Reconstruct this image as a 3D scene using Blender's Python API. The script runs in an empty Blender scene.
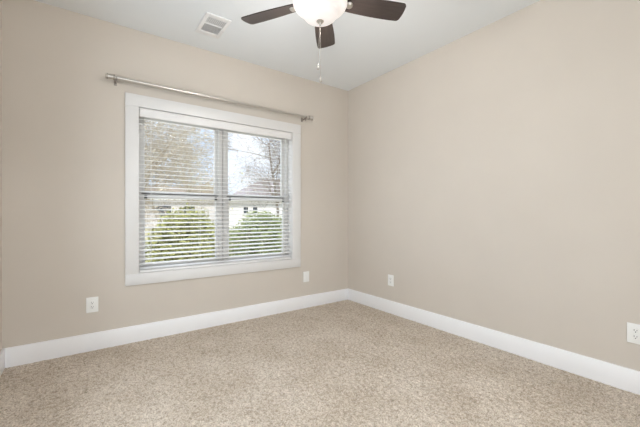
import bpy, bmesh, math, random
from mathutils import Vector, Matrix, noise
import numpy as np

scene = bpy.context.scene
COL = scene.collection
R = math.radians
random.seed(7)

# ------------------------------------------------------------------ camera
EYE = Vector((-2.795, -3.27, 1.117))
YAW = 35.59
cam_data = bpy.data.cameras.new('camera')
cam_data.sensor_width = 36.0
cam_data.lens = 36.0 * 325.0 / 640.0
cam_data.clip_start = 0.02
cam_data.clip_end = 500
cam = bpy.data.objects.new('camera', cam_data)
cam.location = EYE
cam.rotation_euler = (R(90), 0, R(-YAW))
cam_data.shift_y = 0.001
COL.objects.link(cam)
scene.camera = cam

# ------------------------------------------------------------------ sky, sun, exposure
SKY_STRENGTH = 1.25
SUN_STRENGTH = 4.6
LAMP_WATTS = 78.0
ADDED_HALL_WATTS = 100.0  # fill from the added lamps behind the camera
DAY_WATTS_BACK = 9.0      # daylight entering by the blind covered windows
DAY_WATTS_LEFT = 27.0      # daylight entering by the window in the left wall
BOWL_GLOW = 0.42
scene.view_settings.view_transform = 'Standard'
scene.view_settings.look = 'None'
scene.view_settings.gamma = 1.0
scene.view_settings.use_curve_mapping = False
scene.view_settings.exposure = 0.12

world = bpy.data.worlds.new('sky')
scene.world = world
world.use_nodes = True
wn, wl = world.node_tree.nodes, world.node_tree.links
wn.clear()
w_out = wn.new('ShaderNodeOutputWorld')
w_bg = wn.new('ShaderNodeBackground')
w_tc = wn.new('ShaderNodeTexCoord')
w_noise = wn.new('ShaderNodeTexNoise')
w_noise.inputs['Scale'].default_value = 3.2
w_noise.inputs['Detail'].default_value = 5
w_ramp = wn.new('ShaderNodeValToRGB')
w_ramp.color_ramp.elements[0].position = 0.42
w_ramp.color_ramp.elements[0].color = (0.52, 0.70, 1.0, 1)
w_ramp.color_ramp.elements[1].position = 0.70
w_ramp.color_ramp.elements[1].color = (0.96, 0.97, 1.0, 1)
w_bg.inputs['Strength'].default_value = SKY_STRENGTH
wl.new(w_tc.outputs['Generated'], w_noise.inputs['Vector'])
wl.new(w_noise.outputs['Fac'], w_ramp.inputs['Fac'])
wl.new(w_ramp.outputs['Color'], w_bg.inputs['Color'])
wl.new(w_bg.outputs['Background'], w_out.inputs['Surface'])

sun_data = bpy.data.lights.new('sun', 'SUN')
sun_data.energy = SUN_STRENGTH
sun_data.angle = R(6)
sun_data.color = (1.0, 0.95, 0.88)
sun = bpy.data.objects.new('sun', sun_data)
sun.rotation_euler = (R(32), 0, R(-20))     # shines from behind the house, outward and down
COL.objects.link(sun)

scene.cycles.use_denoising = True
scene.cycles.max_bounces = 16
scene.cycles.diffuse_bounces = 10
scene.cycles.glossy_bounces = 4
scene.cycles.transparent_max_bounces = 24
scene.cycles.sample_clamp_indirect = 6.0
scene.cycles.caustics_reflective = False
scene.cycles.caustics_refractive = False

# ------------------------------------------------------------------ materials
def new_mat(name):
    m = bpy.data.materials.new(name)
    m.use_nodes = True
    nt = m.node_tree
    return m, nt.nodes, nt.links, nt.nodes['Principled BSDF']

def mat(name, color, rough=0.6, metal=0.0, var=0.0, scale=8.0, bump=0.0, bump_scale=200.0,
        stretch=None, spec=0.5):
    """plain procedural surface: colour varied a little by noise, fine bump"""
    m, n, l, p = new_mat(name)
    p.inputs['Roughness'].default_value = rough
    p.inputs['Metallic'].default_value = metal
    p.inputs['Specular IOR Level'].default_value = spec
    p.inputs['Base Color'].default_value = (*color, 1)
    if var or bump:
        tc = n.new('ShaderNodeTexCoord')
        src = tc.outputs['Object']
        if stretch:
            mp = n.new('ShaderNodeMapping')
            mp.inputs['Scale'].default_value = stretch
            l.new(src, mp.inputs['Vector'])
            src = mp.outputs['Vector']
    if var:
        t = n.new('ShaderNodeTexNoise')
        t.inputs['Scale'].default_value = scale
        t.inputs['Detail'].default_value = 4
        r = n.new('ShaderNodeValToRGB')
        r.color_ramp.elements[0].position = 0.3
        r.color_ramp.elements[1].position = 0.7
        r.color_ramp.elements[0].color = (*[c * (1 - var) for c in color], 1)
        r.color_ramp.elements[1].color = (*[min(1, c * (1 + var)) for c in color], 1)
        l.new(src, t.inputs['Vector'])
        l.new(t.outputs['Fac'], r.inputs['Fac'])
        l.new(r.outputs['Color'], p.inputs['Base Color'])
    if bump:
        t2 = n.new('ShaderNodeTexNoise')
        t2.inputs['Scale'].default_value = bump_scale
        t2.inputs['Detail'].default_value = 2
        b = n.new('ShaderNodeBump')
        b.inputs['Strength'].default_value = bump
        b.inputs['Distance'].default_value = 0.002
        l.new(src, t2.inputs['Vector'])
        l.new(t2.outputs['Fac'], b.inputs['Height'])
        l.new(b.outputs['Normal'], p.inputs['Normal'])
    return m

M = {}
M['wall'] = mat('beige_wall_paint', (0.615, 0.562, 0.50), 0.75, var=0.012, scale=3, bump=0.12, bump_scale=260, spec=0.3)
M['ceiling'] = mat('white_ceiling_paint', (0.79, 0.82, 0.84), 0.85, var=0.01, scale=2, bump=0.1, bump_scale=180, spec=0.2)
M['added_hall_floor'] = mat('pale_added_hall_floor', (0.72, 0.70, 0.67), 0.6, var=0.03, scale=3)  # floor of the added room, pale to bounce light
M['trim'] = mat('white_trim_paint', (0.73, 0.72, 0.71), 0.4, var=0.01, scale=4)
M['baseboard'] = mat('white_baseboard_paint', (0.90, 0.905, 0.925), 0.35, var=0.01, scale=4)
M['vinyl'] = mat('window_vinyl', (0.68, 0.67, 0.655), 0.4, var=0.01)
M['blind'] = mat('blind_white', (0.80, 0.79, 0.78), 0.45, var=0.015, scale=6)
M['cord'] = mat('blind_cord', (0.75, 0.74, 0.72), 0.8, var=0.03, scale=60)
M['plate'] = mat('plate_plastic', (0.86, 0.86, 0.84), 0.35, var=0.01)
M['slot'] = mat('slot_dark', (0.05, 0.05, 0.05), 0.6, var=0.05)
M['nickel'] = mat('brushed_nickel', (0.62, 0.59, 0.55), 0.32, 1.0, var=0.05, scale=40, stretch=(1, 12, 12))
M['nickel_dark'] = mat('aged_nickel', (0.36, 0.33, 0.30), 0.4, 1.0, var=0.06, scale=40)
M['latch'] = mat('latch_and_gap_dark', (0.06, 0.06, 0.06), 0.5, var=0.05)
M['vent'] = mat('vent_enamel', (0.80, 0.80, 0.80), 0.45, var=0.01)
M['vent_inside'] = mat('vent_inside', (0.45, 0.45, 0.45), 0.8, var=0.05)

def wood_mat():
    m, n, l, p = new_mat('dark_walnut_blade')
    tc = n.new('ShaderNodeTexCoord')
    mp = n.new('ShaderNodeMapping')
    mp.inputs['Scale'].default_value = (3, 60, 60)
    t = n.new('ShaderNodeTexNoise')
    t.inputs['Scale'].default_value = 2.5
    t.inputs['Detail'].default_value = 6
    t.inputs['Distortion'].default_value = 0.4
    r = n.new('ShaderNodeValToRGB')
    r.color_ramp.elements[0].position = 0.3
    r.color_ramp.elements[0].color = (0.022, 0.016, 0.014, 1)
    r.color_ramp.elements[1].position = 0.7
    r.color_ramp.elements[1].color = (0.045, 0.033, 0.029, 1)
    l.new(tc.outputs['Object'], mp.inputs['Vector'])
    l.new(mp.outputs['Vector'], t.inputs['Vector'])
    l.new(t.outputs['Fac'], r.inputs['Fac'])
    l.new(r.outputs['Color'], p.inputs['Base Color'])
    p.inputs['Roughness'].default_value = 0.33
    return m
M['wood'] = wood_mat()

def carpet_mat():
    m, n, l, p = new_mat('beige_carpet')
    tc = n.new('ShaderNodeTexCoord')
    fine = n.new('ShaderNodeTexNoise')
    fine.inputs['Scale'].default_value = 125
    fine.inputs['Detail'].default_value = 3
    fine.inputs['Roughness'].default_value = 0.7
    big = n.new('ShaderNodeTexNoise')
    big.inputs['Scale'].default_value = 3.0
    big.inputs['Detail'].default_value = 5
    r = n.new('ShaderNodeValToRGB')
    e = r.color_ramp.elements
    e[0].position = 0.30
    e[0].color = (0.30, 0.25, 0.195, 1)
    e[1].position = 0.70
    e[1].color = (0.82, 0.735, 0.64, 1)
    mid = e.new(0.5)
    mid.color = (0.60, 0.528, 0.45, 1)
    r2 = n.new('ShaderNodeValToRGB')
    r2.color_ramp.elements[0].position = 0.35
    r2.color_ramp.elements[0].color = (0.86, 0.84, 0.81, 1)
    r2.color_ramp.elements[1].position = 0.65
    r2.color_ramp.elements[1].color = (1, 1, 1, 1)
    mx = n.new('ShaderNodeMix')
    mx.data_type = 'RGBA'
    mx.blend_type = 'MULTIPLY'
    mx.inputs['Factor'].default_value = 1.0
    l.new(tc.outputs['Object'], fine.inputs['Vector'])
    l.new(tc.outputs['Object'], big.inputs['Vector'])
    l.new(fine.outputs['Fac'], r.inputs['Fac'])
    l.new(big.outputs['Fac'], r2.inputs['Fac'])
    # sparse darker tufts and broader trodden patches
    mid_n = n.new('ShaderNodeTexNoise')
    mid_n.inputs['Scale'].default_value = 38
    mid_n.inputs['Detail'].default_value = 4
    mid_n.inputs['Roughness'].default_value = 0.75
    r3 = n.new('ShaderNodeValToRGB')
    r3.color_ramp.elements[0].position = 0.34
    r3.color_ramp.elements[0].color = (0.66, 0.63, 0.60, 1)
    r3.color_ramp.elements[1].position = 0.52
    r3.color_ramp.elements[1].color = (1, 1, 1, 1)
    mx2 = n.new('ShaderNodeMix')
    mx2.data_type = 'RGBA'
    mx2.blend_type = 'MULTIPLY'
    mx2.inputs['Factor'].default_value = 1.0
    l.new(tc.outputs['Object'], mid_n.inputs['Vector'])
    l.new(mid_n.outputs['Fac'], r3.inputs['Fac'])
    l.new(r.outputs['Color'], mx2.inputs['A'])
    l.new(r3.outputs['Color'], mx2.inputs['B'])
    l.new(mx2.outputs['Result'], mx.inputs['A'])
    l.new(r2.outputs['Color'], mx.inputs['B'])
    l.new(mx.outputs['Result'], p.inputs['Base Color'])
    p.inputs['Roughness'].default_value = 0.95
    p.inputs['Specular IOR Level'].default_value = 0.1
    return m
M['carpet'] = carpet_mat()

def glass_mat():
    m = bpy.data.materials.new('window_glass')
    m.use_nodes = True
    n, l = m.node_tree.nodes, m.node_tree.links
    n.clear()
    o = n.new('ShaderNodeOutputMaterial')
    mix = n.new('ShaderNodeMixShader')
    fr = n.new('ShaderNodeFresnel')
    fr.inputs['IOR'].default_value = 1.05
    tr = n.new('ShaderNodeBsdfTransparent')
    tr.inputs['Color'].default_value = (0.97, 0.98, 0.98, 1)
    gl = n.new('ShaderNodeBsdfGlossy')
    gl.inputs['Roughness'].default_value = 0.02
    l.new(fr.outputs['Fac'], mix.inputs['Fac'])
    l.new(tr.outputs['BSDF'], mix.inputs[1])
    l.new(gl.outputs['BSDF'], mix.inputs[2])
    l.new(mix.outputs['Shader'], o.inputs['Surface'])
    return m
M['glass'] = glass_mat()

def bowl_mat():
    m, n, l, p = new_mat('frosted_alabaster_glass')
    tc = n.new('ShaderNodeTexCoord')
    t = n.new('ShaderNodeTexNoise')
    t.inputs['Scale'].default_value = 9
    t.inputs['Detail'].default_value = 4
    r = n.new('ShaderNodeValToRGB')
    r.color_ramp.elements[0].color = (1.0, 0.90, 0.86, 1)
    r.color_ramp.elements[1].color = (1.0, 0.97, 0.95, 1)
    l.new(tc.outputs['Object'], t.inputs['Vector'])
    l.new(t.outputs['Fac'], r.inputs['Fac'])
    p.inputs['Base Color'].default_value = (0.74, 0.70, 0.67, 1)
    p.inputs['Roughness'].default_value = 0.3
    l.new(r.outputs['Color'], p.inputs['Emission Color'])
    p.inputs['Emission Strength'].default_value = BOWL_GLOW
    return m
M['bowl'] = bowl_mat()

M['lawn'] = mat('dry_lawn', (0.46, 0.42, 0.27), 0.95, var=0.3, scale=3)
M['street'] = mat('pale_concrete', (0.62, 0.60, 0.57), 0.9, var=0.08, scale=2)
M['leaf_bright'] = mat('bush_leaf', (0.32, 0.32, 0.115), 0.6, var=0.45, scale=7)
M['leaf_dark'] = mat('bush_leaf_deep', (0.22, 0.26, 0.10), 0.6, var=0.45, scale=7)
M['twig'] = mat('bush_twig', (0.20, 0.16, 0.11), 0.9, var=0.2)
M['bark'] = mat('grey_brown_bark', (0.30, 0.26, 0.22), 0.9, var=0.25, scale=6)
M['bark_tan'] = mat('tan_bark', (0.50, 0.44, 0.355), 0.9, var=0.25, scale=6)
M['bud_tan'] = mat('tan_buds', (0.58, 0.51, 0.39), 0.8, var=0.25, scale=4)
M['bud_green'] = mat('spring_buds', (0.56, 0.56, 0.30), 0.8, var=0.25, scale=4)
M['siding'] = mat('white_siding', (0.80, 0.79, 0.78), 0.7, var=0.03, scale=2)
M['siding_pink'] = mat('pale_siding', (0.78, 0.73, 0.70), 0.7, var=0.03, scale=2)
M['shingle'] = mat('grey_shingle', (0.33, 0.30, 0.31), 0.9, var=0.15, scale=5)
M['shingle_brown'] = mat('brown_shingle', (0.34, 0.28, 0.24), 0.9, var=0.15, scale=5)
M['dark_glass'] = mat('house_glass', (0.05, 0.06, 0.07), 0.15, var=0.1)

# ------------------------------------------------------------------ builders
def empty(name, loc=(0, 0, 0), rotz=0.0):
    o = bpy.data.objects.new(name, None)
    o.empty_display_size = 0.1
    o.location = loc
    o.rotation_euler = (0, 0, rotz)
    COL.objects.link(o)
    return o

def tag(o, label=None, category=None, group=None, kind=None):
    if label: o['label'] = label
    if category: o['category'] = category
    if group: o['group'] = group
    if kind: o['kind'] = kind
    return o

class MB:
    """collects shapes in one bmesh"""
    def __init__(self):
        self.bm = bmesh.new()
    def box(self, lo, hi, bevel=0.0, seg=2, rot=None, pivot=None):
        lo, hi = Vector(lo), Vector(hi)
        c, s = (lo + hi) / 2, hi - lo
        g = bmesh.ops.create_cube(self.bm, size=1.0)
        vs = g['verts']
        for v in vs:
            v.co = Vector((v.co.x * s.x, v.co.y * s.y, v.co.z * s.z)) + c
        if bevel > 0:
            es = list({e for v in vs for e in v.link_edges})
            out = bmesh.ops.bevel(self.bm, geom=es, offset=min(bevel, min(s) * 0.45), segments=seg,
                                  affect='EDGES', profile=0.5)
            vs = list({v for f in out['faces'] for v in f.verts})
        if rot is not None:
            pv = Vector(pivot) if pivot else c
            for v in vs:
                v.co = pv + rot @ (v.co - pv)
        return self
    def tube(self, p0, p1, r0, r1=None, n=16, cap=True):
        p0, p1 = Vector(p0), Vector(p1)
        r1 = r0 if r1 is None else r1
        d = (p1 - p0).normalized()
        a = d.orthogonal().normalized()
        b = d.cross(a)
        A, B = [], []
        for i in range(n):
            t = 2 * math.pi * i / n
            u = a * math.cos(t) + b * math.sin(t)
            A.append(self.bm.verts.new(p0 + u * r0))
            B.append(self.bm.verts.new(p1 + u * r1))
        for i in range(n):
            j = (i + 1) % n
            self.bm.faces.new((A[i], A[j], B[j], B[i]))
        if cap:
            self.bm.faces.new(A[::-1])
            self.bm.faces.new(B)
        return self
    def lathe(self, prof, c=(0, 0, 0), n=48, mtx=None):
        """profile of (radius, z) turned about the z axis"""
        c = Vector(c)
        rings = []
        for r, z in prof:
            if r < 1e-6:
                v = Vector((0, 0, z))
                rings.append([self.bm.verts.new(c + (mtx @ v if mtx else v))])
            else:
                ring = []
                for i in range(n):
                    t = 2 * math.pi * i / n
                    v = Vector((r * math.cos(t), r * math.sin(t), z))
                    ring.append(self.bm.verts.new(c + (mtx @ v if mtx else v)))
                rings.append(ring)
        for A, B in zip(rings, rings[1:]):
            for i in range(n):
                j = (i + 1) % n
                if len(A) == 1 and len(B) == 1:
                    continue
                if len(A) == 1:
                    self.bm.faces.new((A[0], B[j], B[i]))
                elif len(B) == 1:
                    self.bm.faces.new((A[i], A[j], B[0]))
                else:
                    self.bm.faces.new((A[i], A[j], B[j], B[i]))
        return self
    def prism(self, pts, z0, z1, bevel=0.0):
        """outline in x, y extruded from z0 to z1"""
        A = [self.bm.verts.new((x, y, z0)) for x, y in pts]
        B = [self.bm.verts.new((x, y, z1)) for x, y in pts]
        n = len(pts)
        self.bm.faces.new(A[::-1])
        top = self.bm.faces.new(B)
        for i in range(n):
            j = (i + 1) % n
            self.bm.faces.new((A[i], A[j], B[j], B[i]))
        return self
    def build(self, name, m, parent=None, smooth=False, loc=None):
        bmesh.ops.recalc_face_normals(self.bm, faces=self.bm.faces[:])
        me = bpy.data.meshes.new(name)
        self.bm.to_mesh(me)
        self.bm.free()
        me.materials.append(m)
        if smooth:
            me.shade_smooth()
            try:
                me.set_sharp_from_angle(angle=R(40))
            except Exception:
                pass
        o = bpy.data.objects.new(name, me)
        COL.objects.link(o)
        if parent: o.parent = parent
        if loc: o.location = loc
        return o

def struct(o):
    o['kind'] = 'structure'
    return o

def look(px, depth, z=0.0):
    """a ground place that lies in the direction of image column px, at a given distance"""
    a = R(YAW)
    f = Vector((math.sin(a), math.cos(a), 0))
    r = Vector((math.cos(a), -math.sin(a), 0))
    p = EYE + f * depth + r * ((px - 320) / 325.0 * depth)
    return Vector((p.x, p.y, z))

# ------------------------------------------------------------------ room shell
XL, XR, YB, YF, H = -3.30, 0.0, 0.0, -3.75, 2.74
T = 0.17
# window opening in the back wall
OX0, OX1, OZ0, OZ1 = -2.432, -0.855, 0.588, 2.068

def floor():
    nx, ny = 400, 454
    xs = np.linspace(XL, XR, nx)
    ys = np.linspace(YF, YB, ny)
    gx, gy = np.meshgrid(xs, ys)
    rng = np.random.default_rng(3)
    gz = rng.normal(0, 1, gx.shape)
    # clump the pile a little
    k = gz.copy()
    for ax in (0, 1):
        k = k + np.roll(gz, 1, ax) * 0.5 + np.roll(gz, -1, ax) * 0.5
    h = -0.004 + 0.0021 * k
    h = np.clip(h, -0.012, 0.003)
    edge = np.minimum(np.minimum(gx - XL, XR - gx), np.minimum(gy - YF, YB - gy))
    h = np.where(edge < 0.035, -0.004 + (h + 0.004) * 0.3, h)
    jx = rng.normal(0, 0.0014, gx.shape)
    jy = rng.normal(0, 0.0014, gx.shape)
    co = np.stack([gx + jx, gy + jy, h], -1).reshape(-1, 3)
    co[:, 0] = np.clip(co[:, 0], XL, XR)
    co[:, 1] = np.clip(co[:, 1], YF, YB)
    idx = np.arange(nx * ny).reshape(ny, nx)
    q = np.stack([idx[:-1, :-1], idx[:-1, 1:], idx[1:, 1:], idx[1:, :-1]], -1).reshape(-1, 4)
    me = bpy.data.meshes.new('floor')
    me.vertices.add(len(co))
    me.vertices.foreach_set('co', co.ravel().astype(np.float32))
    me.loops.add(q.size)
    me.loops.foreach_set('vertex_index', q.ravel().astype(np.int32))
    me.polygons.add(len(q))
    me.polygons.foreach_set('loop_start', (np.arange(len(q)) * 4).astype(np.int32))
    me.polygons.foreach_set('loop_total', np.full(len(q), 4, np.int32))
    me.update(calc_edges=True)
    me.validate()
    me.shade_smooth()
    me.materials.append(M['carpet'])
    o = bpy.data.objects.new('floor', me)
    COL.objects.link(o)
    return struct(o)
floor()

b = MB()
b.box((XL - T, YF - T, H), (XR + T, YB + T, H + 0.25))
struct(b.build('ceiling', M['ceiling']))

b = MB()
b.box((XL - T, YB, -0.2), (OX0, YB + T, H))
b.box((OX1, YB, -0.2), (XR + T, YB + T, H))
b.box((OX0, YB, -0.2), (OX1, YB + T, OZ0))
b.box((OX0, YB, OZ1), (OX1, YB + T, H))
struct(b.build('wall_back', M['wall']))
b = MB(); b.box((XR, YF - T, -0.2), (XR + T, YB, H)); struct(b.build('wall_right', M['wall']))
# left wall, with a window beside the camera's view
LY0, LY1 = -2.55, -0.95
b = MB()
b.box((XL - T, YF - T, -0.2), (XL, LY0, H))
b.box((XL - T, LY1, -0.2), (XL, YB, H))
b.box((XL - T, LY0, -0.2), (XL, LY1, OZ0))
b.box((XL - T, LY0, OZ1), (XL, LY1, H))
struct(b.build('wall_left', M['wall']))
def daylight(name, loc, rot, sx, sy, watts):
    d = bpy.data.lights.new(name, 'AREA')
    d.shape = 'RECTANGLE'
    d.size, d.size_y = sx, sy
    d.energy = watts
    d.color = (0.90, 0.96, 1.0)
    o = bpy.data.objects.new(name, d)
    o.location = loc
    o.rotation_euler = rot
    COL.objects.link(o)
daylight('window_daylight', ((OX0 + OX1) / 2, YB + T + 0.02, (OZ0 + OZ1) / 2), (R(-90), 0, 0), OX1 - OX0, OZ1 - OZ0, DAY_WATTS_BACK)
daylight('window_daylight', (XL - T - 0.02, (LY0 + LY1) / 2, (OZ0 + OZ1) / 2), (R(-90), 0, R(90)), LY1 - LY0, OZ1 - OZ0, DAY_WATTS_LEFT)
# wall behind the camera with a wide cased opening, added to let light in
DX0, DX1, DZ = -3.12, -0.95, 2.40
b = MB()
b.box((XL, YF - T, -0.2), (DX0, YF, H))
b.box((DX1, YF - T, -0.2), (XR, YF, H))
b.box((DX0, YF - T, DZ), (DX1, YF, H))
struct(b.build('wall_front', M['wall']))
b = MB()
b.box((DX0 - 0.09, YF, 0), (DX0, YF + 0.018, DZ + 0.09), 0.003)
b.box((DX1, YF, 0), (DX1 + 0.09, YF + 0.018, DZ + 0.09), 0.003)
b.box((DX0, YF, DZ), (DX1, YF + 0.018, DZ + 0.09), 0.003)
struct(b.build('trim_3', M['trim']))
# added unseen room, lamp lit to brighten this one from behind the camera
HY = YF - T - 3.0
b = MB()
b.box((XL - T, HY - T, -0.2), (XR + T, YF - T, 0.0))
struct(b.build('added_hall_floor', M['added_hall_floor']))
b = MB()
b.box((XL - T, HY - T, 0), (XL, YF - T, H)); b.box((XR, HY - T, 0), (XR + T, YF - T, H))
b.box((XL, HY - T, 0), (XR, HY, H))
struct(b.build('added_hall_wall', M['ceiling']))
b = MB(); b.box((XL - T, HY - T, H), (XR + T, YF - T, H + 0.25)); struct(b.build('added_hall_ceiling', M['ceiling']))
for lx in (-2.7, -1.5):
    hl = bpy.data.lights.new('added_hall_lamp', 'AREA')  # added unseen lamps, fill light through the opening
    hl.shape = 'DISK'
    hl.size = 0.6
    hl.energy = ADDED_HALL_WATTS / 2
    hl.color = (0.96, 0.98, 1.0)
    ho = bpy.data.objects.new('added_hall_lamp', hl)
    ho.location = (lx, YF - T - 1.4, H - 0.02)
    COL.objects.link(ho)

BH, BT = 0.140, 0.016
def baseboard(side, lo, hi):
    m = MB()
    m.box(lo, hi, bevel=0.004, seg=2)
    return struct(m.build('baseboard_' + side, M['baseboard'], smooth=True))
baseboard('back', (XL + BT, YB - BT, -0.012), (XR - BT, YB, BH))
baseboard('right', (XR - BT, YF + BT, -0.012), (XR, YB, BH))
baseboard('left', (XL, YF + BT, -0.012), (XL + BT, YB, BH))
baseboard('front', (XL, YF, -0.012), (DX0 - 0.09, YF + BT, BH))

# window casing: flat boards round the opening, with the jamb lining behind them
CX0, CX1, CZ0, CZ1 = -2.530, -0.748, 0.496, 2.168
CT = 0.020
b = MB()
b.box((CX0, -CT, OZ0 + 0.006), (OX0 + 0.006, 0, OZ1 - 0.006), 0.002)
b.box((OX1 - 0.006, -CT, OZ0 + 0.006), (CX1, 0, OZ1 - 0.006), 0.002)
b.box((CX0, -CT, OZ1 - 0.006), (CX1, 0, CZ1), 0.002)
b.box((CX0, -CT, CZ0), (CX1, 0, OZ0 + 0.006), 0.002)
struct(b.build('trim_1', M['trim'], smooth=True))
b = MB()
JT = 0.006
b.box((OX0, 0.0, OZ0), (OX0 + JT, 0.085, OZ1))
b.box((OX1 - JT, 0.0, OZ0), (OX1, 0.085, OZ1))
b.box((OX0 + JT, 0.0, OZ1 - JT), (OX1 - JT, 0.085, OZ1))
b.box((OX0 + JT, 0.0, OZ0), (OX1 - JT, 0.085, OZ0 + JT))
struct(b.build('trim_2', M['trim']))

# the two double hung units
XM = (OX0 + OX1) / 2
ZM = 1.275
def hung_unit(name, x0, x1):
    root = empty(name, (0, 0.125, OZ0))
    struct(root)
    def put(m, nm, mm, parent=None, smooth=True):
        o = m.build(nm, mm, parent or root, smooth)
        if parent is None:
            o.location = (0, -0.125, -OZ0)
        return o
    fw = 0.038
    m = MB()
    m.box((x0, 0.085, OZ0), (x0 + fw, 0.168, OZ1), 0.002)
    m.box((x1 - fw, 0.085, OZ0), (x1, 0.168, OZ1), 0.002)
    m.box((x0 + fw, 0.085, OZ1 - fw), (x1 - fw, 0.168, OZ1), 0.002)
    m.box((x0 + fw, 0.085, OZ0), (x1 - fw, 0.168, OZ0 + fw), 0.002)
    put(m, 'window_frame', M['vinyl'])
    sw = 0.034
    a0, a1 = x0 + fw - 0.004, x1 - fw + 0.004
    for nm, z0, z1, y0, y1, rail_lo, rail_hi in (
            ('upper_sash', ZM - 0.012, OZ1 - fw + 0.004, 0.130, 0.158, 0.070, 0.036),
            ('lower_sash', OZ0 + fw - 0.004, ZM + 0.026, 0.096, 0.124, 0.045, 0.038)):
        m = MB()
        m.box((a0, y0, z0), (a0 + sw, y1, z1), 0.003)
        m.box((a1 - sw, y0, z0), (a1, y1, z1), 0.003)
        m.box((a0 + sw, y0, z0), (a1 - sw, y1, z0 + rail_lo), 0.003)
        m.box((a0 + sw, y0, z1 - rail_hi), (a1 - sw, y1, z1), 0.003)
        s = put(m, nm, M['vinyl'])
        g = MB()
        ym = (y0 + y1) / 2
        g.box((a0 + sw - 0.004, ym - 0.002, z0 + rail_lo - 0.004), (a1 - sw + 0.004, ym + 0.002, z1 - rail_hi + 0.004))
        g.build('window_pane', M['glass'], s)
        if nm == 'lower_sash':
            k = MB()
            k.box((a0 + 0.002, y1 - 0.004, z1 - 0.001), (a1 - 0.002, y1 + 0.004, z1 + 0.010), 0.001)  # dark strip stands in for the shaded gap at the meeting rail
            tag(k.build('gap_shade_strip', M['latch'], s), 'dark strip for the shaded gap above the lower sash')
            for xx in (a0 + 0.042, a1 - 0.030):
                k = MB()
                k.box((xx - 0.014, y0 - 0.008, z1 - 0.040), (xx + 0.010, y0 + 0.002, z1 - 0.008), 0.003)
                k.box((xx - 0.006, y0 - 0.016, z1 - 0.034), (xx + 0.006, y0 - 0.006, z1 - 0.020), 0.002)
                tag(k.build('tilt_latch', M['latch'], s, True), 'dark tilt latch')
    return root
hung_unit('window_1', OX0, XM - 0.004)
hung_unit('window_2', XM + 0.004, OX1)

def side_window():
    root = struct(empty('window_3', (XL - 0.12, (LY0 + LY1) / 2, OZ0)))
    inv = (-XL + 0.12, -(LY0 + LY1) / 2, -OZ0)
    x0, x1 = XL - 0.15, XL - 0.09
    m = MB()
    fw = 0.05
    ym = (LY0 + LY1) / 2
    for a, c in ((LY0, LY0 + fw), (ym - fw, ym + fw), (LY1 - fw, LY1)):
        m.box((x0, a, OZ0), (x1, c, OZ1), 0.002)
    for a, c in ((OZ0, OZ0 + fw), (ZM - 0.02, ZM + 0.03), (OZ1 - fw, OZ1)):
        m.box((x0 + 0.004, LY0 + fw, a), (x1 - 0.004, ym - fw, c), 0.002)
        m.box((x0 + 0.004, ym + fw, a), (x1 - 0.004, LY1 - fw, c), 0.002)
    f = m.build('window_frame', M['vinyl'], root, True, inv)
    m = MB()
    m.box((XL - 0.122, LY0 + 0.03, OZ0 + 0.03), (XL - 0.118, LY1 - 0.03, OZ1 - 0.03))
    m.build('window_pane', M['glass'], f)
    m = MB()
    m.box((XL, LY0 - 0.098, OZ0), (XL + CT, LY0, OZ1), 0.002)
    m.box((XL, LY1, OZ0), (XL + CT, LY1 + 0.098, OZ1), 0.002)
    m.box((XL, LY0 - 0.098, OZ1), (XL + CT, LY1 + 0.098, OZ1 + 0.098), 0.002)
    m.box((XL, LY0 - 0.098, OZ0 - 0.098), (XL + CT, LY1 + 0.098, OZ0), 0.002)
    struct(m.build('trim_4', M['trim'], None, True))
side_window()

# ------------------------------------------------------------------ window blind
def blind():
    root = empty('window_blind', (XM, 0.036, OZ0 + JT))
    tag(root, 'white wide slat horizontal blind lowered and tilted open inside the window', 'window blind')
    inv = Vector((-XM, -0.036, -OZ0 - JT))
    def put(m, nm, mm, smooth=True):
        o = m.build(nm, mm, root, smooth)
        o.location = inv
        return o
    x0, x1 = OX0 + JT + 0.003, OX1 - JT - 0.003
    top = OZ1 - JT - 0.003
    m = MB(); m.box((x0 + 0.006, 0.012, top - 0.050), (x1 - 0.006, 0.064, top), 0.003)
    put(m, 'headrail', M['blind'])
    m = MB()
    m.box((x0, -0.013, top - 0.078), (x1, -0.004, top - 0.001), 0.003)
    m.box((x0, -0.013, top - 0.078), (x0 + 0.008, 0.022, top - 0.001), 0.003)
    m.box((x1 - 0.008, -0.013, top - 0.078), (x1, 0.022, top - 0.001), 0.003)
    m.box((x0, -0.017, top - 0.016), (x1, -0.010, top - 0.004), 0.003)
    put(m, 'valance', M['blind'])
    zb = OZ0 + JT + 0.001
    m = MB(); m.box((x0 + 0.002, 0.008, zb), (x1 - 0.002, 0.058, zb + 0.022), 0.004)
    put(m, 'bottom_rail', M['blind'])
    tilt = Matrix.Rotation(R(SLAT_TILT), 3, 'X')
    m = MB()
    z = zb + 0.022 + 0.014
    zs = []
    while z < top - 0.060:
        m.box((x0 + 0.002, 0.008, z - 0.0014), (x1 - 0.002, 0.059, z + 0.0014), 0.0008, 1, rot=tilt)
        zs.append(z)
        z += 0.0405
    put(m, 'slats', M['blind'])
    m = MB()
    for x in (x0 + 0.10, x0 + 0.53, x1 - 0.53, x1 - 0.10):
        for y in (0.0065, 0.0605):
            m.tube((x, y, zb + 0.016), (x, y, top - 0.045), 0.0011, n=6)
        for zz in zs:
            m.tube((x, 0.0065, zz - 0.006), (x, 0.0605, zz + 0.002), 0.0007, n=4)
    put(m, 'ladder_cord', M['cord'])
SLAT_TILT = 10.5
blind()

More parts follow.
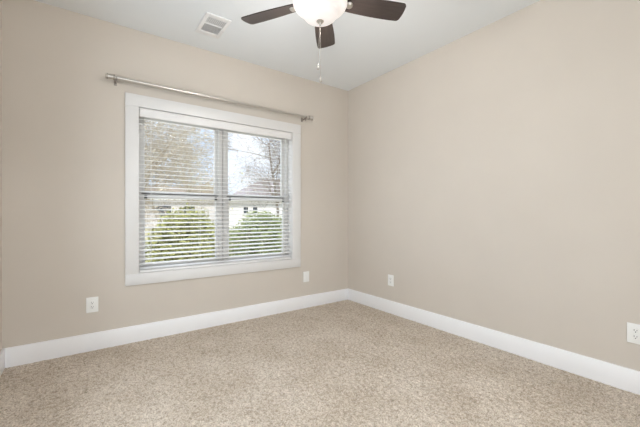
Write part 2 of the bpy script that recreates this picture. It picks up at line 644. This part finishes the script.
# ------------------------------------------------------------------ curtain rod
def curtain_rod():
    y, z = -0.085, 2.252
    root = empty('curtain_rod', (-1.65, 0.0, z))
    tag(root, 'brushed nickel curtain rod with capped ends on two brackets above the window', 'curtain rod')
    X0, X1 = -2.675, -0.628
    def put(m, nm, mm, parent=None):
        o = m.build(nm, mm, parent or root, True)
        if parent is None:
            o.location = (1.65, 0, -z)
        return o
    m = MB(); m.tube((X0 + 0.06, y, z), (-1.55, y, z), 0.0150, n=24)
    put(m, 'outer_tube', M['nickel'])
    m = MB(); m.tube((-1.56, y, z), (X1 - 0.05, y, z), 0.0130, n=24)
    put(m, 'inner_tube', M['nickel'])
    for s, xa in ((-1, X0 + 0.065), (1, X1 - 0.055)):
        mt = Matrix.Rotation(R(90 * s), 3, 'Y')
        m = MB()
        m.lathe([(0, 0), (0.020, 0), (0.0215, 0.003), (0.0215, 0.010), (0.0185, 0.013), (0.0185, 0.045),
                 (0.0215, 0.048), (0.0225, 0.054), (0.0215, 0.060), (0.016, 0.064), (0, 0.065)],
                (xa, y, z), 28, mt)
        f = put(m, 'finial', M['nickel'])
        for ring in ([(0.0200, 0.001), (0.0227, 0.003), (0.0227, 0.009), (0.0200, 0.011)],
                     [(0.0200, 0.047), (0.0236, 0.052), (0.0200, 0.058)]):
            m = MB()
            m.lathe(ring, (xa, y, z), 28, mt)
            tag(m.build('collar', M['nickel_dark'], f, True), 'darker ring on the finial')
    for xb in (-2.600, -0.722):
        m = MB()
        m.box((xb - 0.012, -0.004, z - 0.040), (xb + 0.012, 0.0, z + 0.012), 0.002)
        m.box((xb - 0.006, y + 0.008, z - 0.024), (xb + 0.006, -0.002, z - 0.016), 0.002)
        # cradle under the tube
        for k in range(10):
            a0, a1 = R(180 + k * 18), R(198 + k * 18)
            rr = 0.0168
            p0 = Vector((xb, y + rr * math.cos(a0), z + rr * math.sin(a0)))
            p1 = Vector((xb, y + rr * math.cos(a1), z + rr * math.sin(a1)))
            m.box((xb - 0.007, min(p0.y, p1.y) - 0.0018, min(p0.z, p1.z) - 0.0018),
                  (xb + 0.007, max(p0.y, p1.y) + 0.0018, max(p0.z, p1.z) + 0.0018))
        br = put(m, 'bracket', M['nickel_dark'])
        m = MB()
        m.tube((xb, y, z - 0.016), (xb, y, z - 0.036), 0.0028, n=10)
        m.lathe([(0, -0.046), (0.005, -0.046), (0.0062, -0.042), (0.005, -0.034), (0, -0.034)], (xb, y, z), 14)
        m.build('thumb_screw', M['nickel_dark'], br, True)
curtain_rod()

# ------------------------------------------------------------------ ceiling fan
def blade_outline():
    pts = [(0.150, -0.046), (0.165, -0.050)]
    r0, r1 = 0.165, 0.547
    n = 10
    for i in range(1, n + 1):                      # lower long edge
        t = i / n
        pts.append((r0 + (r1 - 0.028 - r0) * t, -(0.052 + 0.017 * math.sin(t * math.pi * 0.62))))
    x, yv = pts[-1]
    for k in range(1, 6):                          # rounded corner, end, rounded corner
        a = R(-90 + k * 15)
        pts.append((x + 0.024 * math.cos(a), yv + 0.024 + 0.024 * math.sin(a)))
    for yy in (-0.018, 0.018):
        pts.append((r1, yy))
    half = [p for p in pts]
    lower = half[:-2]
    res = lower + [(r1 - 0.001, -0.02), (r1, 0.0), (r1 - 0.001, 0.02)] + [(p[0], -p[1]) for p in lower[::-1]]
    return res

def ceiling_fan():
    cx, cy = -1.650, -1.671
    root = empty('ceiling_fan', (cx, cy, H))
    tag(root, 'five blade ceiling fan with dark brown blades and a lit frosted bowl light', 'ceiling fan')
    def put(m, nm, mm, parent=None, smooth=True):
        o = m.build(nm, mm, parent or root, smooth)
        if parent is None:
            o.location = (0, 0, -H)
        return o
    m = MB(); m.lathe([(0, 2.74), (0.068, 2.74), (0.070, 2.735), (0.066, 2.70), (0.045, 2.675), (0.022, 2.668), (0, 2.668)])
    put(m, 'canopy', M['nickel'])
    m = MB(); m.tube((0, 0, 2.545), (0, 0, 2.672), 0.0135, n=20)
    put(m, 'downrod', M['nickel'])
    m = MB(); m.lathe([(0, 2.568), (0.030, 2.566), (0.075, 2.552), (0.108, 2.530), (0.118, 2.505), (0.118, 2.475),
                       (0.110, 2.452), (0.085, 2.440), (0, 2.440)])
    put(m, 'motor_housing', M['nickel'])
    m = MB(); m.lathe([(0.060, 2.442), (0.062, 2.436), (0.066, 2.420), (0.066, 2.412), (0.060, 2.402), (0, 2.402)])
    put(m, 'light_fitter', M['nickel'])
    prof = [(0.150, 2.416), (0.162, 2.411), (0.1645, 2.395), (0.160, 2.376), (0.144, 2.358), (0.122, 2.346),
            (0.109, 2.335), (0.103, 2.321), (0.095, 2.307), (0.078, 2.295), (0.05, 2.287), (0.02, 2.2842), (0, 2.284)]
    # smooth the bowl profile
    fine = []
    for i in range(len(prof) - 1):
        p0, p1, p2, p3 = prof[max(i - 1, 0)], prof[i], prof[i + 1], prof[min(i + 2, len(prof) - 1)]
        for k in range(4):
            t = k / 4
            q = []
            for d in (0, 1):
                q.append(0.5 * (2 * p1[d] + (p2[d] - p0[d]) * t + (2 * p0[d] - 5 * p1[d] + 4 * p2[d] - p3[d]) * t * t
                                + (3 * p1[d] - p0[d] - 3 * p2[d] + p3[d]) * t ** 3))
            fine.append((max(q[0], 0), q[1]))
    fine.append(prof[-1])
    m = MB(); m.lathe([(0.066, 2.418)] + fine, n=64)
    tag(put(m, 'light_bowl', M['bowl']), 'glowing frosted glass bowl with flared rim')
    m = MB()
    m.lathe([(0, 2.286), (0.022, 2.285), (0.023, 2.281), (0.018, 2.276), (0.009, 2.272), (0.008, 2.264), (0.005, 2.258), (0, 2.257)], n=28)
    put(m, 'finial', M['nickel'])
    lamp = bpy.data.lights.new('bowl_lamp', 'POINT')
    lamp.energy = LAMP_WATTS
    lamp.color = (1.0, 0.96, 0.92)
    lamp.shadow_soft_size = 0.16
    lo = bpy.data.objects.new('bowl_lamp', lamp)
    lo.parent = root
    lo.location = (0, 0, 2.35 - H)
    COL.objects.link(lo)
    # blades, their irons and the irons' round caps
    out = blade_outline()
    zb = 2.410
    yaw0 = 90 - YAW - 5.2           # one blade points away from the camera
    for k in range(5):
        ang = yaw0 + 72 * k
        rz = Matrix.Rotation(R(ang), 4, 'Z') @ Matrix.Translation((0, 0, zb - H)) @ Matrix.Rotation(R(BLADE_PITCH), 4, 'X')
        m = MB()
        m.prism(out, -0.003, 0.003)
        bl = m.build('blade', M['wood'], root, False)
        bl.matrix_local = rz
        m = MB()
        m.prism([(0.10, -0.016), (0.16, -0.014), (0.20, -0.030), (0.235, -0.030), (0.245, -0.016), (0.245, 0.016),
                 (0.235, 0.030), (0.20, 0.030), (0.16, 0.014), (0.10, 0.016)], 0.0035, 0.008)
        m.box((0.095, -0.014, 0.004), (0.125, 0.014, 0.045), 0.003)
        ir = m.build('blade_iron', M['nickel'], root, True)
        ir.matrix_local = rz
        m = MB()
        m.lathe([(0, -0.018), (0.012, -0.017), (0.020, -0.012), (0.024, -0.003), (0, -0.003)], (0.184, 0, 0), 24)
        m.build('rosette', M['nickel'], ir, True)
    # pull chains
    fwd = Vector((math.sin(R(YAW)), math.cos(R(YAW)), 0)); rgt = Vector((math.cos(R(YAW)), -math.sin(R(YAW)), 0))
    for lat, dep, zend in ((-0.0115, -0.004, 1.990), (0.0035, 0.006, 1.918)):
        p = rgt * lat + fwd * dep
        top = rgt * lat * 0.25 + fwd * dep * 0.5 + Vector((0, 0, 2.262))
        m = MB()
        m.tube(top, (p.x, p.y, zend + 0.030), 0.0006, n=6)
        nb = 62
        for i in range(nb):
            q = top.lerp(Vector((p.x, p.y, zend + 0.030)), i / (nb - 1))
            m.lathe([(0, -0.0016), (0.0014, -0.0008), (0.0014, 0.0008), (0, 0.0016)], q, 6)
        ch = put(m, 'pull_chain', M['nickel'])
        m = MB()
        m.lathe([(0, zend + 0.036), (0.003, zend + 0.035), (0.004, zend + 0.026), (0.0085, zend + 0.017), (0.0085, zend + 0.003),
                 (0.005, zend), (0, zend)], (p.x, p.y, 0), 16)
        m.build('pendant', M['nickel'], ch, True)
BLADE_PITCH = -12.5
ceiling_fan()

# ------------------------------------------------------------------ ceiling vent
def ceiling_vent():
    x0, x1, y0, y1 = -2.020, -1.812, -0.625, -0.290
    cx, cy = (x0 + x1) / 2, (y0 + y1) / 2
    root = empty('ceiling_vent', (cx, cy, H))
    tag(root, 'small white louvered air register set in the ceiling', 'air vent')
    def put(m, nm, mm):
        o = m.build(nm, mm, root, True)
        o.location = (-cx, -cy, -H)
        return o
    z0, z1 = H - 0.011, H
    fw = 0.030
    ymid = cy - 0.02
    m = MB()
    m.box((x0, y0, z0), (x0 + fw, y1, z1), 0.003)
    m.box((x1 - fw, y0, z0), (x1, y1, z1), 0.003)
    m.box((x0 + fw, y0, z0), (x1 - fw, y0 + fw + 0.015, z1), 0.003)
    m.box((x0 + fw, y1 - fw - 0.025, z0), (x1 - fw, y1, z1), 0.003)
    m.box((x0 + fw, ymid - 0.006, z0 + 0.001), (x1 - fw, ymid + 0.006, z1), 0.002)
    put(m, 'vent_frame', M['vent'])
    m = MB(); m.box((x0 + 0.01, y0 + 0.01, H - 0.0016), (x1 - 0.01, y1 - 0.01, H - 0.0004))
    put(m, 'duct_opening', M['vent_inside'])
    m = MB()
    ya, yb = ymid + 0.012, y1 - fw - 0.032
    n = 8
    for i in range(n):
        yy = ya + (yb - ya) * i / (n - 1)
        m.box((x0 + fw - 0.002, yy - 0.0045, z0 + 0.004), (x1 - fw + 0.002, yy + 0.0045, z0 + 0.005), rot=Matrix.Rotation(R(40), 3, 'X'))
    ya, yb = x0 + fw + 0.008, x1 - fw - 0.008
    n = 10
    for i in range(n):
        xx = ya + (yb - ya) * i / (n - 1)
        m.box((xx - 0.004, y0 + fw + 0.014, z0 + 0.004), (xx + 0.004, ymid - 0.005, z0 + 0.005), rot=Matrix.Rotation(R(40), 3, 'Y'))
    put(m, 'louvers', M['vent'])
    m = MB(); m.tube((x1 - 0.012, ymid + 0.03, z0 - 0.012), (x1 - 0.012, ymid + 0.03, z0 + 0.004), 0.003, n=10)
    m.box((x1 - 0.017, ymid + 0.012, z0 - 0.012), (x1 - 0.007, ymid + 0.034, z0 - 0.008), 0.002)
    put(m, 'damper_lever', M['vent'])
ceiling_vent()

# ------------------------------------------------------------------ wall outlets
def outlet(loc, rotz, label, style, group=None):
    """local frame: the plate faces -y"""
    root = empty('wall_outlet', loc, rotz)
    tag(root, label, 'outlet', group)
    w, h = 0.0415, 0.0625
    m = MB()
    m.box((-w, -0.007, -h), (w, 0, h), 0.004, 3)
    m.build('cover_plate', M['plate'], root, True)
    if style == 'blank':
        m = MB(); m.box((-0.0165, -0.0092, -0.033), (0.0165, -0.005, 0.033), 0.0015)
        m.build('insert', M['plate'], root, True)
        zs = ()
    elif style == 'decorator':
        m = MB(); m.box((-0.0165, -0.0092, -0.033), (0.0165, -0.005, 0.033), 0.0015)
        rc = [(m.build('receptacle', M['plate'], root, True), 0.0185), ]
        zs = [(rc[0][0], 0.0175), (rc[0][0], -0.0175)]
        yy = -0.0092
    else:
        zs = []
        for z in (0.0195, -0.0195):
            m = MB()
            m.lathe([(0, 0.0095), (0.0165, 0.0095), (0.0172, 0.008), (0.0172, 0.004), (0, 0.004)], (0, 0, z), 28,
                    Matrix.Rotation(R(90), 3, 'X'))
            zs.append((m.build('receptacle', M['plate'], root, True), z))
        yy = -0.0095
    for rcp, z in zs:
        m = MB()
        m.box((-0.0078, yy - 0.0006, z - 0.001), (-0.0052, yy + 0.002, z + 0.009))
        m.box((0.0052, yy - 0.0006, z + 0.000), (0.0078, yy + 0.002, z + 0.008))
        m.tube((0, yy + 0.002, z - 0.0075), (0, yy - 0.0006, z - 0.0075), 0.0030, n=12)
        tag(m.build('slots', M['slot'], rcp), 'dark plug slots')
    for z in ((0,) if style == 'duplex' else (0.048, -0.048)):
        m = MB()
        m.lathe([(0, 0.0088), (0.0025, 0.0084), (0.0033, 0.007), (0, 0.007)], (0, 0, z), 12, Matrix.Rotation(R(90), 3, 'X'))
        m.build('screw', M['plate'], root, True)
outlet((-2.762, 0, 0.371), 0, 'white two socket outlet low on the window wall left of the window', 'decorator', 'white wall outlets')
outlet((-0.661, 0, 0.367), 0, 'white plain wall plate under the lower right corner of the window', 'blank', 'white wall outlets')
outlet((0, -0.746, 0.368), R(-90), 'white outlet on the right wall beside the room corner', 'duplex', 'white wall outlets')
outlet((0, -2.766, 0.368), R(-90), 'white two socket outlet at the near end of the right wall', 'duplex', 'white wall outlets')

# ------------------------------------------------------------------ outdoors
GZ = -0.25
b = MB(); b.box((-30, T + 0.05, GZ - 0.3), (60, 90, GZ)); struct(b.build('ground', M['lawn']))

def bush(center, rx, ry, h, n, leafmat, label, seed):
    rnd = random.Random(seed)
    root = empty('bush', (center.x, center.y, GZ))
    tag(root, label, 'bush', 'bushes outside the window')
    m = MB()
    for i in range(14):
        a = rnd.uniform(0, 2 * math.pi)
        q = rnd.uniform(0.2, 0.8)
        m.tube((0.08 * math.cos(a), 0.08 * math.sin(a), -0.02),
               (rx * q * math.cos(a), ry * q * math.sin(a), h * rnd.uniform(0.5, 0.85)), 0.012, 0.004, 6)
    m.build('stems', M['twig'], root)
    m = MB()
    for i in range(n):
        # leaves gather in a lumpy mounded shell
        u = rnd.uniform(0.0, 1.0)
        a = rnd.uniform(0, 2 * math.pi)
        zz = u
        rr = math.sqrt(max(0.0, 1 - max(0, (zz - 0.35) / 0.65) ** 2))
        d = Vector((math.cos(a) * rr, math.sin(a) * rr, zz))
        lump = 0.86 + 0.30 * noise.noise(d * 2.6 + Vector((seed, 0, 0)))
        s = lump * (rnd.uniform(0.72, 1.04) if i % 3 else rnd.uniform(0.3, 0.8))
        p = Vector((d.x * rx * s, d.y * ry * s, d.z * h * (0.5 + 0.5 * s)))
        ax = Vector((rnd.gauss(0, 1), rnd.gauss(0, 1), rnd.gauss(0, 1))).normalized()
        bx_ = ax.orthogonal().normalized()
        L, W = rnd.uniform(0.042, 0.068), rnd.uniform(0.013, 0.022)
        cc = bx_.cross(ax)
        v = [m.bm.verts.new(p - ax * L * 0.5), m.bm.verts.new(p + bx_ * W + cc * 0.006),
             m.bm.verts.new(p + ax * L * 0.5), m.bm.verts.new(p - bx_ * W + cc * 0.006)]
        m.bm.faces.new(v)
    m.build('foliage', leafmat, root)
    return root

bush(look(188, 6.2), 0.82, 0.75, 1.58, 12500, M['leaf_bright'], 'rounded yellow green bush outside the left half of the window', 11)
bush(look(264, 8.3), 1.12, 0.80, 1.56, 13500, M['leaf_dark'], 'broad green bush outside the right half of the window', 23)

def tree(base, height, spread, levels, bark, bud, nbud, label, seed, bud_size=0.05, r0=0.11, first=0.25, kids=5):
    rnd = random.Random(seed)
    root = empty('tree', (base.x, base.y, GZ))
    tag(root, label, 'tree', 'trees beyond the window')
    m = MB()
    tips = []
    def grow(p, d, length, rad, lev):
        segs = 4 if lev < 2 else 3
        q = p.copy(); dd = d.copy()
        for s in range(segs):
            dd = (dd + Vector((rnd.gauss(0, .13), rnd.gauss(0, .13), rnd.gauss(0.02, .09)))).normalized()
            q2 = q + dd * (length / segs)
            ra, rb = rad * (1 - 0.55 * s / segs), rad * (1 - 0.55 * (s + 1) / segs)
            m.tube(q, q2, max(ra, .004), max(rb, .0035), 7 if lev == 0 else 5, cap=(s == segs - 1))
            frac = (s + 1) / segs
            if lev < levels and (lev > 0 or frac > first):
                nk = kids if lev == 0 else (2 if lev < levels - 1 else 3)
                for k in range(nk):
                    a = rnd.uniform(0, 2 * math.pi)
                    o = dd.orthogonal().normalized()
                    side = o * math.cos(a) + dd.cross(o) * math.sin(a)
                    nd = (dd * rnd.uniform(0.35, 0.8) + side * spread).normalized()
                    grow(q.lerp(q2, rnd.uniform(0.1, 1)), nd, length * rnd.uniform(0.48, 0.68) * (1.0 if lev else 0.85),
                         rb * rnd.uniform(0.45, 0.62), lev + 1)
            if lev >= levels - 1:
                tips.append((q.copy(), q2.copy()))
            q = q2
    grow(Vector((0, 0, -0.05)), Vector((0, 0, 1)), height, r0, 0)
    m.build('trunk', bark, root)
    if nbud:
        m = MB()
        for i in range(nbud):
            a, c = rnd.choice(tips)
            p = a.lerp(c, rnd.random()) + Vector((rnd.gauss(0, .06), rnd.gauss(0, .06), rnd.gauss(0, .06)))
            ax = Vector((rnd.gauss(0, 1), rnd.gauss(0, 1), rnd.gauss(0, 1))).normalized()
            o = ax.orthogonal().normalized()
            L = bud_size * rnd.uniform(.6, 1.3)
            v = [m.bm.verts.new(p - ax * L), m.bm.verts.new(p + o * L * .55), m.bm.verts.new(p + ax * L), m.bm.verts.new(p - o * L * .55)]
            m.bm.faces.new(v)
        m.build('foliage', bud, root)
    return root

tree(look(163, 13.5), 5.0, 0.85, 4, M['bark_tan'], M['bud_tan'], 1300,
     'budding tan tree with dense branches behind the left half of the window', 5, 0.05, 0.10, 0.25, 4)
tree(look(188, 25), 6.6, 0.65, 4, M['bark_tan'], M['bud_green'], 1500,
     'budding green tinged tree beyond the window seen just left of the centre post', 8, 0.08, 0.13)
tree(look(276, 21), 6.2, 0.85, 4, M['bark'], M['bud_tan'], 500,
     'bare grey branched tree behind the right half of the window', 14, 0.05, 0.10)

def house(px, depth, w, d, eave, ridge, wall, roofm, label, rotz, wins, hip=0.0):
    p = look(px, depth)
    root = empty('house', (p.x, p.y, GZ), rotz)
    tag(root, label, 'house', 'houses beyond the window')
    m = MB(); m.box((-w / 2, -d / 2, 0), (w / 2, d / 2, eave))
    wl_ = m.build('wall', wall, root)
    m = MB()
    e = 0.35
    bm = m.bm
    A = [bm.verts.new(v) for v in ((-w/2-e, -d/2-e, eave), (w/2+e, -d/2-e, eave), (w/2+e, d/2+e, eave), (-w/2-e, d/2+e, eave))]
    B = [bm.verts.new(v) for v in ((-w/2-e+hip, 0, ridge), (w/2+e-hip, 0, ridge))]
    for f in ((A[0], A[1], B[1], B[0]), (A[2], A[3], B[0], B[1]), (A[1], A[2], B[1]), (A[3], A[0], B[0]), tuple(A[::-1])):
        bm.faces.new(f)
    m.build('roof', roofm, root)
    m = MB(); m.box((-w/2-e, -d/2-e-0.02, eave-0.16), (w/2+e, -d/2-e+0.02, eave+0.02)); m.build('fascia', M['siding'], root)
    for (x, z0, ww, hh) in wins:
        m = MB(); 
        m.box((x - ww/2 - .07, -d/2 - .05, z0 - .07), (x + ww/2 + .07, -d/2 + .01, z0))
        m.box((x - ww/2 - .07, -d/2 - .05, z0 + hh), (x + ww/2 + .07, -d/2 + .01, z0 + hh + .07))
        m.box((x - ww/2 - .07, -d/2 - .05, z0), (x - ww/2, -d/2 + .01, z0 + hh))
        m.box((x + ww/2, -d/2 - .05, z0), (x + ww/2 + .07, -d/2 + .01, z0 + hh))
        f = m.build('house_window', M['siding'], root)
        m = MB(); m.box((x - ww/2, -d/2 - .02, z0), (x + ww/2, -d/2 + .005, z0 + hh)); m.build('pane', M['dark_glass'], f)
    return root
house(288, 35, 11, 8, 2.75, 5.1, M['siding'], M['shingle'],
      'white house with a grey hipped roof beyond the right half of the window', R(-36),
      [(-3.6, 1.45, .42, .65), (-2.7, 1.45, .42, .65), (1.8, 1.3, 1.2, .9)], hip=3.0)
house(159, 35, 12.5, 7, 2.9, 4.4, M['siding_pink'], M['shingle_brown'],
      'low pale house far off beyond the left half of the window', R(-22),
      [(1.2, 1.0, 1.4, 1.2), (3.6, 1.0, 1.0, 1.2), (-3.2, 1.0, 1.4, 1.2)])
b = MB(); b.box((-3.8, 8.2, GZ - 0.1), (-0.7, 24, GZ + 0.02)); struct(b.build('driveway', M['street']))
